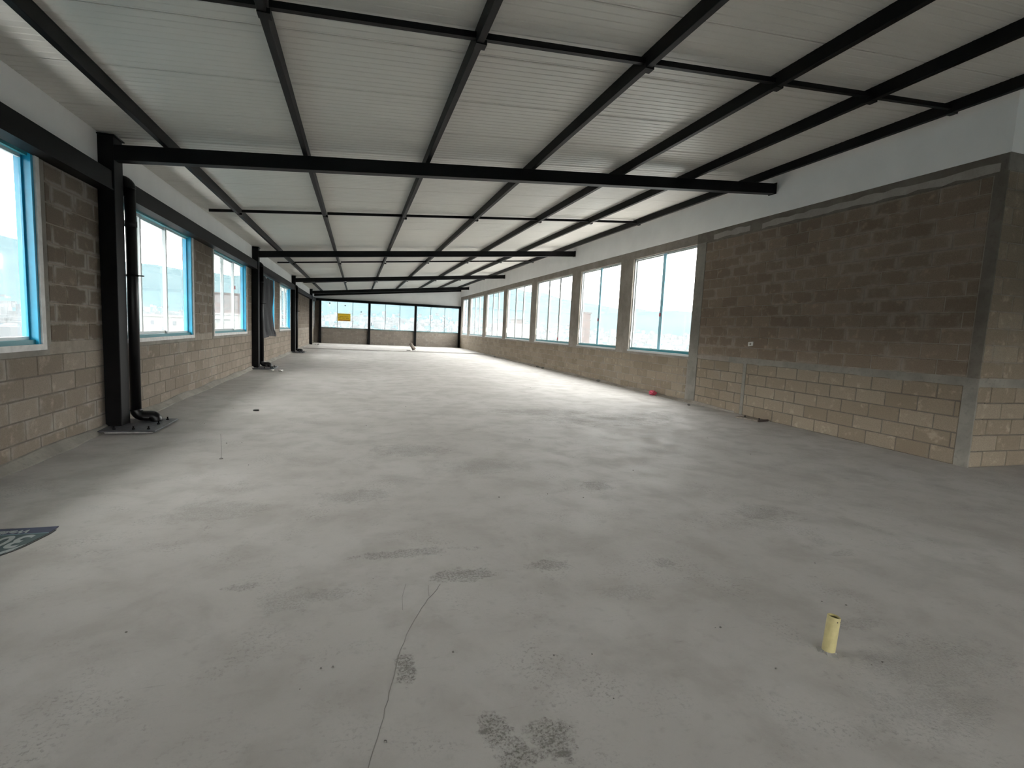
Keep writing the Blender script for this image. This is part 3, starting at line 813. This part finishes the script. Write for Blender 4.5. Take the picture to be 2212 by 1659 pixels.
# ------------------------------------------------------------------ loose things
# cut pipe stub standing out of the slab
root = empty('pipe_stub', (2.18, 1.745, 0.0))
base = Vector((2.172, 1.745, -0.002)); top = Vector((2.188, 1.748, 0.176)); ax = (top - base).normalized()
m = MB(); nseg = 28; e1 = ax.orthogonal().normalized(); e2 = ax.cross(e1)
def ring(c, r, tilt=Vector((0, 0, 0))):
    out = []
    for k in range(nseg):
        a = 2 * math.pi * k / nseg; d = e1 * math.cos(a) + e2 * math.sin(a); out.append(c + d * r + ax * (d.dot(tilt) * r))
    return out
cut = Vector((-0.05, 0.0, 0))
R = [ring(base, 0.0285), ring(top, 0.0285, cut), ring(top, 0.0245, cut), ring(base + ax * 0.02, 0.0245)]
for a, b in zip(R[:-1], R[1:]):
    for k in range(nseg):
        q = (k + 1) % nseg; m.face([a[k], a[q], b[q], b[k]], sm=True)
m.face(R[3][::-1])
m.build('tube', M['pvc'], root)
m = MB(); prev = None
for k in range(nseg + 1):
    a = 2 * math.pi * k / nseg; ro = 0.043 + 0.010 * math.sin(3 * a + .5) + 0.006 * math.sin(7 * a); d = Vector((math.cos(a), math.sin(a), 0))
    cur = (base + d * 0.028 + Vector((0, 0, 0.012)), base + d * ro + Vector((0, 0, 0.0015)))
    if prev: m.face([prev[0], prev[1], cur[1], cur[0]])
    prev = cur
m.build('mortar_collar', M['crack'], root)
for (a, z) in ((4.45, 0.162), (5.2, 0.160), (5.3, 0.152)):
    d = Vector((math.cos(a), math.sin(a), 0)); c = base + ax * z + d * 0.0285
    m = MB(); m.tube([c - d * 0.002, c + d * 0.0008], 0.003, 8); m.build('scuff_mark', M['wood_dark'], root)
tag(root, 'cream plastic pipe stub sticking up out of the floor', 'pipe')

# printed banner lying on the floor at the left edge
def text_mesh(body, size, mat, shear=0.0, thick=0.0006):
    cu = bpy.data.curves.new('lettering', 'FONT'); cu.body = body; cu.size = size; cu.shear = shear; cu.extrude = thick; cu.offset = size * 0.02
    o = bpy.data.objects.new('lettering', cu); COL.objects.link(o)
    dg = bpy.context.evaluated_depsgraph_get()
    me = bpy.data.meshes.new_from_object(o.evaluated_get(dg))
    bpy.data.objects.remove(o); me.materials.clear(); me.materials.append(M[mat]); return me
root = empty('banner', (-2.3, 3.85, 0.0))
def zb(x, y): return 0.004 + 0.006 * max(0, math.sin((x + y) * 9.0)) * 0.5
edge = [(-1.90, 4.045), (-1.90, 3.92), (-1.915, 3.83), (-1.935, 3.73), (-1.965, 3.65), (-2.01, 3.57), (-2.08, 3.47), (-2.17, 3.38)]
ex = lambda y: next((edge[i][0] + (edge[i + 1][0] - edge[i][0]) * (edge[i][1] - y) / (edge[i][1] - edge[i + 1][1]) for i in range(len(edge) - 1) if edge[i + 1][1] <= y <= edge[i][1]), edge[-1][0])
def sheet_part(name, mat, ya, yb, x0f, x1f, lift=0.0, n=10):
    m = MB()
    for i in range(n):
        y0, y1 = ya + (yb - ya) * i / n, ya + (yb - ya) * (i + 1) / n
        p = [(x0f(y0), y0), (x1f(y0), y0), (x1f(y1), y1), (x0f(y1), y1)]
        m.hexa([(x, y, 0.001 + lift) for x, y in p] + [(x, y, 0.004 + lift) for x, y in p])
    o = m.build(name, M[mat], root); return o
bx0 = lambda y: -3.0 + (4.05 - y) * 0.1
sheet_part('sheet', 'ban_dark', 3.40, 4.05, bx0, lambda y: ex(y))
sheet_part('blue_band', 'ban_blue', 3.935, 4.04, bx0, lambda y: ex(y) - 0.012, 0.002)
sheet_part('light_line', 'ban_line', 3.925, 3.935, bx0, lambda y: ex(y) - 0.016, 0.002)
sheet_part('teal_field', 'ban_teal', 3.44, 3.925, bx0, lambda y: ex(y) - 0.014, 0.002)
sheet_part('white_edge', 'ban_white', 3.45, 3.755, lambda y: ex(y) - 0.014 - 0.34 * (3.757 - y), lambda y: ex(y) - 0.0142, 0.003)
me = text_mesh('30', 0.285, 'ban_white', 0.15)
o = link('numeral', me, None, root); o.location = Vector((-1.955, 3.895, 0.0076)) - root.location; o.rotation_euler = (0, 0, math.pi + 0.02); o.scale = (0.64, 0.98, 1)
me = text_mesh('Wallau', 0.075, 'ban_white', 0.3)
o = link('script_line', me, None, root); o.location = Vector((-2.03, 4.0, 0.0066)) - root.location; o.rotation_euler = (0, 0, math.pi + 0.03)
tag(root, 'blue and teal printed banner with white number 30 on the floor', 'banner')

# crumpled red plastic bag by the right wall
def crumple(name, c, r, mat, seed, squash=0.6, parent=None, n=10):
    rr = random.Random(seed); m = MB(); rings = []
    for i in range(n + 1):
        ph = math.pi * i / n; row = []
        for k in range(14):
            th = 2 * math.pi * k / 14; q = r * (0.75 + 0.5 * rr.random())
            row.append((c[0] + q * math.sin(ph) * math.cos(th), c[1] + q * math.sin(ph) * math.sin(th) * 1.2, max(c[2] - r * squash + 0.001, c[2] + q * math.cos(ph) * squash)))
        rings.append(row)
    for i in range(n):
        for k in range(14):
            q = (k + 1) % 14; m.face([rings[i][k], rings[i + 1][k], rings[i + 1][q], rings[i][q]])
    return m.build(name, M[mat], parent)
o = crumple('plastic_bag', (7.22, 11.35, 0.062), 0.085, 'rag', 5, 0.7)
tag(o, 'crumpled red plastic bag on the floor by the right wall', 'bag')
# two pale wrappers near the second column
for k, (x, y, lab) in enumerate(((-2.36, 16.05, 'small pale crumpled paper beside the second column base'), (-2.12, 15.95, 'flattened white wrapper on the floor past the second column base'))):
    o = crumple('paper_scrap', (x, y, 0.028), 0.07 if k else 0.055, 'paper', 20 + k, 0.4); tag(o, lab, 'paper', 'paper scraps by the second column')
# board with two nails by the right wall
root = empty('nailed_board', (7.18, 7.85, 0.0))
m = MB(); m.hexa([(6.985, 8.06, 0.002), (7.095, 7.60, 0.002), (7.36, 7.65, 0.002), (7.25, 8.11, 0.002), (6.985, 8.06, 0.03), (7.095, 7.60, 0.03), (7.36, 7.65, 0.03), (7.25, 8.11, 0.03)])
m.build('board', M['wood'], root)
m = MB(); m.hexa([(7.095, 7.594, 0.0015), (7.1, 7.575, 0.0015), (7.365, 7.625, 0.0015), (7.36, 7.644, 0.0015), (7.095, 7.594, 0.04), (7.1, 7.575, 0.04), (7.365, 7.625, 0.04), (7.36, 7.644, 0.04)])
m.build('end_batten', M['wood_dark'], root)
for (x, y) in ((7.14, 7.98), (7.20, 7.68)):
    m = MB(); m.tube([(x, y, 0.03), (x, y, 0.055), (x, y, 0.056)], [0.016, 0.012, 0.002], 10); m.build('nail_head', M['nail'], root)
tag(root, 'short wooden board with two dark nails on the floor by the block wall', 'board')
# leaning tube near the far end
root = empty('leaning_tube', (3.2, 31.2, 0.045))
m = MB()
b0, t0 = Vector((3.25, 31.2, 0.10)), Vector((3.02, 31.25, 0.46))
m.tube([b0, t0], [0.12, 0.09], 16); m.build('tube', M['tube_far'], root)
m = MB(); m.tube([t0, t0 + (t0 - b0).normalized() * 0.012], [0.093, 0.07], 16); m.build('rim', M['wood_dark'], root)
m = MB(); m.tube([Vector((3.33, 31.33, 0.045)), Vector((3.1, 31.33, 0.45))], 0.025, 10); m.build('stick', M['paper'], root)
m = MB(); m.box(2.8, 3.02, 31.15, 31.3, 0.045, 0.07); m.build('foot', M['wood_dark'], root)
tag(root, 'short tube leaning up on the floor before the far windows', 'tube')
# small black cap on the floor
root = empty('black_cap', (-1.55, 8.92, 0.0))
m = MB(); m.tube([(-1.55, 8.92, 0.0), (-1.55, 8.92, 0.016), (-1.55, 8.92, 0.02)], [0.045, 0.043, 0.03], 18); m.build('disc', M['pipe'], root)
tag(root, 'small round black cap lying on the bright floor left of centre', 'cap')
# switch plate on the brown block wall
root = empty('wall_note', (7.41, 8.31, 1.43))
m = MB(); m.hexa([(7.398, 8.245, 1.395), (7.398, 8.365, 1.38), (7.414, 8.365, 1.38), (7.414, 8.245, 1.395), (7.398, 8.245, 1.475), (7.398, 8.365, 1.46), (7.414, 8.365, 1.46), (7.414, 8.245, 1.475)])
m.build('card', M['paper'], root)
m = MB(); m.box(7.394, 7.3985, 8.285, 8.325, 1.405, 1.45); m.build('print', M['plaster_pale'], root)
tag(root, 'small white card stuck on the dark block wall', 'card')
# thin wire standing in the slab
root = empty('wire_stub', (-1.34, 5.81, 0.0))
m = MB(); m.tube([(-1.34, 5.81, 0.0), (-1.338, 5.81, 0.12), (-1.342, 5.812, 0.26)], 0.0022, 6); m.build('wire', M['crack'], root)
m = MB(); m.tube([(-1.34, 5.81, 0.0), (-1.34, 5.81, 0.012)], [0.02, 0.008], 8); m.build('mortar_foot', M['crack'], root)
tag(root, 'thin grey wire standing upright in the floor left of centre', 'wire')
# debris along the right wall foot
dspots = [(7.28, 20.3, 'dark'), (7.25, 19.6, 'dark'), (7.3, 14.6, 'dark'), (7.22, 27.2, 'dark'), (7.05, 9.6, 'dark')]
dl = ['dark clod of mortar under the third right window', 'smaller dark clod under the third right window, nearer the viewpoint', 'dark mortar lump under the second right window', 'dark lump under the fifth right window', 'small dark lump below the end of the solid wall']
for k, (x, y, _) in enumerate(dspots):
    o = crumple('mortar_lump', (x, y, 0.035 if k < 4 else 0.018), 0.06 if k < 4 else 0.03, 'grit', 40 + k, 0.55); tag(o, dl[k], 'lump', 'mortar lumps along the right wall')
# grit scattered over the slab
g = MB(); rr = random.Random(11)
for _ in range(55):
    t = rr.random(); y = 1.6 + 12 * t * t; x = rr.uniform(-0.28 * y - 0.6, 1.0 * y + 0.8); x = min(max(x, -2.7), 7.2); s = rr.uniform(0.0018, 0.0045) * (1 + 0.1 * y)
    p = [(x - s, y - s * .8, 0.0), (x + s * .9, y - s, 0.0), (x + s, y + s * .7, 0.0), (x - s * .8, y + s, 0.0)]
    g.hexa([(a, b, -0.0005) for a, b, _z in p] + [(x + (a - x) * .6, y + (b - y) * .6, s * 0.9) for a, b, _z in p])
o = g.build('floor_grit', M['grit']); tag(o, 'tiny dark mortar crumbs scattered over the floor', 'grit', kind='stuff')

# black plastic sheet hanging over the sixth left window
m = MB(); NY, NZ = 26, 24
def shp(i, j, off):
    u, v = i / NY, j / NZ            # v from the top down
    ye = 20.35 + 0.1 * math.sin(v * 9) + (0.45 if v > 0.86 else 0.0) * min(1, (v - 0.86) / 0.08)
    y = 17.45 + (ye - 17.45) * u
    z = 2.86 - 1.98 * v - 0.03 * math.sin(u * 7) * v
    x = XL + 0.05 + 0.022 * math.sin(u * 23 + v * 3) + 0.012 * math.sin(u * 41 - v * 7) + off
    return (x, y, z)
for off, fl_ in ((0.0, False), (0.003, True)):
    for i in range(NY):
        for j in range(NZ):
            q = [shp(i, j, off), shp(i + 1, j, off), shp(i + 1, j + 1, off), shp(i, j + 1, off)]
            m.face(q[::-1] if fl_ else q, sm=True)
root = empty('plastic_sheet', (XL, 19, 0.9))
m.build('sheet', M['sheet'], root)
for yy in (17.7, 18.9, 20.1):
    mm = MB(); mm.box(XL + 0.0, XL + 0.05, yy - 0.05, yy + 0.05, 2.83, 2.88); mm.build('tape', M['white_trim'], root)
tag(root, 'black plastic sheet hanging over the left window between columns', 'sheet')

# yellow sign on the far left bay
root = empty('yellow_sign', (-0.98, YF, 1.65))
m = MB(); m.box(-1.42, -0.55, YF - 0.012, YF + 0.006, 1.645, 2.175); m.build('board', M['yellow'], root)
m = MB(); m.box(-1.33, -0.60, YF - 0.015, YF - 0.0118, 1.65, 1.745); m.build('bottom_band', M['sign_band'], root)
def scribble(z, h, words, x0=-1.36):
    x = x0; rr = random.Random(z)
    for wd in words:
        m = MB(); xs = x
        for _ in range(wd):
            m.box(x, x + 0.022, YF - 0.0145, YF - 0.0118, z + rr.uniform(0, .01), z + h - rr.uniform(0, .015)); x += 0.046
        m.box(xs, x - 0.012, YF - 0.0144, YF - 0.0118, z + h * .4, z + h * .6)
        m.build('print_word', M['sign_ink'], root); x += 0.05
scribble(2.125, 0.04, (9, 7), -1.38); scribble(1.935, 0.055, (6, 6), -1.28); scribble(1.83, 0.055, (5, 4, 5), -1.39)
tag(root, 'yellow printed sign on the far left window bay', 'sign')

# ------------------------------------------------------------------ outside
el = [(-180, 4.5), (-90, 5.5), (-45, 6.2), (-28, 5.55), (-22, 4.9), (-17.8, 4.42), (-15.7, 4.45), (-12.7, 4.2), (-7, 4.4), (0, 5.0), (8, 5.6), (14, 5.2), (19.5, 4.44), (21.3, 4.1), (23.4, 3.69), (26.4, 3.3), (31.4, 2.98), (38, 3.0), (60, 3.6), (120, 4.5), (180, 4.5)]
def elev(a):
    for (a0, e0), (a1, e1) in zip(el[:-1], el[1:]):
        if a0 <= a <= a1: return e0 + (e1 - e0) * (a - a0) / (a1 - a0)
    return 4.0
def terr(a, r):
    """height of the valley and hills at azimuth a (deg from +Y to +X), distance r"""
    er = elev(a) + 0.12 * math.sin(a * 1.7) + 0.06 * math.sin(a * 5.1)
    zr = 4200 * math.tan(math.radians(er))
    if r < 900: return -45 - 10 * (900 - r) / 900
    if r < 2400:
        t = (r - 900) / 1500; return -45 + (45 + 18 + 10 * math.sin(a * 0.11 + 1)) * t * t * (3 - 2 * t)
    t = (r - 2400) / 1800
    if t <= 1: return 18 + 10 * math.sin(a * 0.11 + 1) + (zr - 18 - 10 * math.sin(a * 0.11 + 1)) * (t ** 1.3) + 25 * math.sin(a * 0.9 + t * 5) * t * (1 - t)
    return zr - 500 * (t - 1)
m = MB(); radii = [30, 400, 900, 1200, 1600, 2000, 2400, 2700, 3000, 3300, 3600, 3900, 4200, 4700]; NA = 180
idx = []
for r in radii:
    row = []
    for k in range(NA):
        a = -180 + 360 * k / NA; row.append(len(m.v)); m.v.append((r * math.sin(math.radians(a)), r * math.cos(math.radians(a)), terr(a, r)))
    idx.append(row)
for i in range(len(radii) - 1):
    for k in range(NA):
        q = (k + 1) % NA; m.f.append((idx[i][k], idx[i][q], idx[i + 1][q], idx[i + 1][k])); m.mi.append(0); m.sm.append(True)
hills = m.build('valley_and_hills', M['hill']); tag(hills, 'pale hazy hills and valley seen through the windows', kind='structure')
g = MB(); rr = random.Random(3)
for _ in range(5200):
    a = rr.uniform(-50, 60); r = rr.uniform(950, 2700) if rr.random() < .8 else rr.uniform(500, 1000)
    if r > 2300 and rr.random() < .5: continue
    w, d_, h = rr.uniform(4, 9), rr.uniform(4, 9), rr.uniform(5, 14)
    if rr.random() < .05: h *= 2.2
    x, y = r * math.sin(math.radians(a)), r * math.cos(math.radians(a)); z = terr(a, r)
    ca, sa = math.cos(rr.uniform(0, 3)), math.sin(rr.uniform(0, 3))
    c = [(x + w * p, y + d_ * q) for p, q in ((-1, -1), (1, -1), (1, 1), (-1, 1))]
    n0 = len(g.f); g.hexa([(p, q, z - 5) for p, q in c] + [(p, q, z + h) for p, q in c]); tn = rr.random(); g.tint += [tn] * (len(g.f) - n0)
o = g.build('distant_city', M['city']); tag(o, 'pale specks of houses covering the valley outside', 'houses', kind='stuff')

def brick_house(label, x0, x1, y0, y1, z0, z1, bands, cap=True):
    root = empty('brick_building', ((x0 + x1) / 2, (y0 + y1) / 2, z0)); tag(root, label, 'building')
    m = MB(); m.box(x0, x1, y0, y1, z0, z1); m.build('brick_wall', M['brick_red'], root)
    for z in bands:
        m = MB(); m.box(x0 - 0.04, x1 + 0.04, y0 - 0.04, y1 + 0.04, z, z + 0.07); m.build('floor_band', M['brick_line'], root)
    if cap:
        m = MB(); m.box(x0 - 0.08, x1 + 0.08, y0 - 0.08, y1 + 0.08, z1, z1 + 0.1); m.build('roof_slab', M['brick_line'], root)
    return root
brick_house('red brick house outside the left window with black handle', -13.5, -9.4, 50, 56, -40, 3.55, (2.9, 2.3))
brick_house('slim unfinished brick tower outside the second right window', 17.1, 18.0, 38.1, 39.6, -40, 3.2, (2.6, 1.9, 1.45))
root = brick_house('small brick rooftop room outside the fourth right window', 24.2, 25.6, 78.9, 82.0, 2.74, 3.4, ())
m = MB(); m.box(22.5, 28, 78, 86, -50, 2.74); o = m.build('white_block', M['white_render'], root)
def white_house(label, x0, x1, y0, y1, z0, z1, dots):
    root = empty('white_building', ((x0 + x1) / 2, (y0 + y1) / 2, z0)); tag(root, label, 'building')
    m = MB(); m.box(x0, x1, y0, y1, z0, z1); w = m.build('wall', M['white_render'], root)
    for (x, z) in dots:
        mm = MB(); mm.box(x, x + 0.18, y0 - 0.02, y0 + 0.02, z, z + 0.25); mm.build('window', M['dark_window'], w)
    m = MB(); m.box(x0 - .1, x1 + .1, y0 - .1, y1 + .1, z1, z1 + .1); m.build('coping', M['white_render'], root)
white_house('low white building outside the left window behind the nearest column', -15.5, -8.6, 34, 42, -40, 1.38, [(-13.0 + 0.55 * i, 0.55 + 0.35 * (i % 2)) for i in range(8)])
white_house('white lower building in front of the red brick house', -12.5, -8.8, 46.5, 49.5, -40, 1.75, [(-11.6, 0.9), (-10.4, 0.9)])
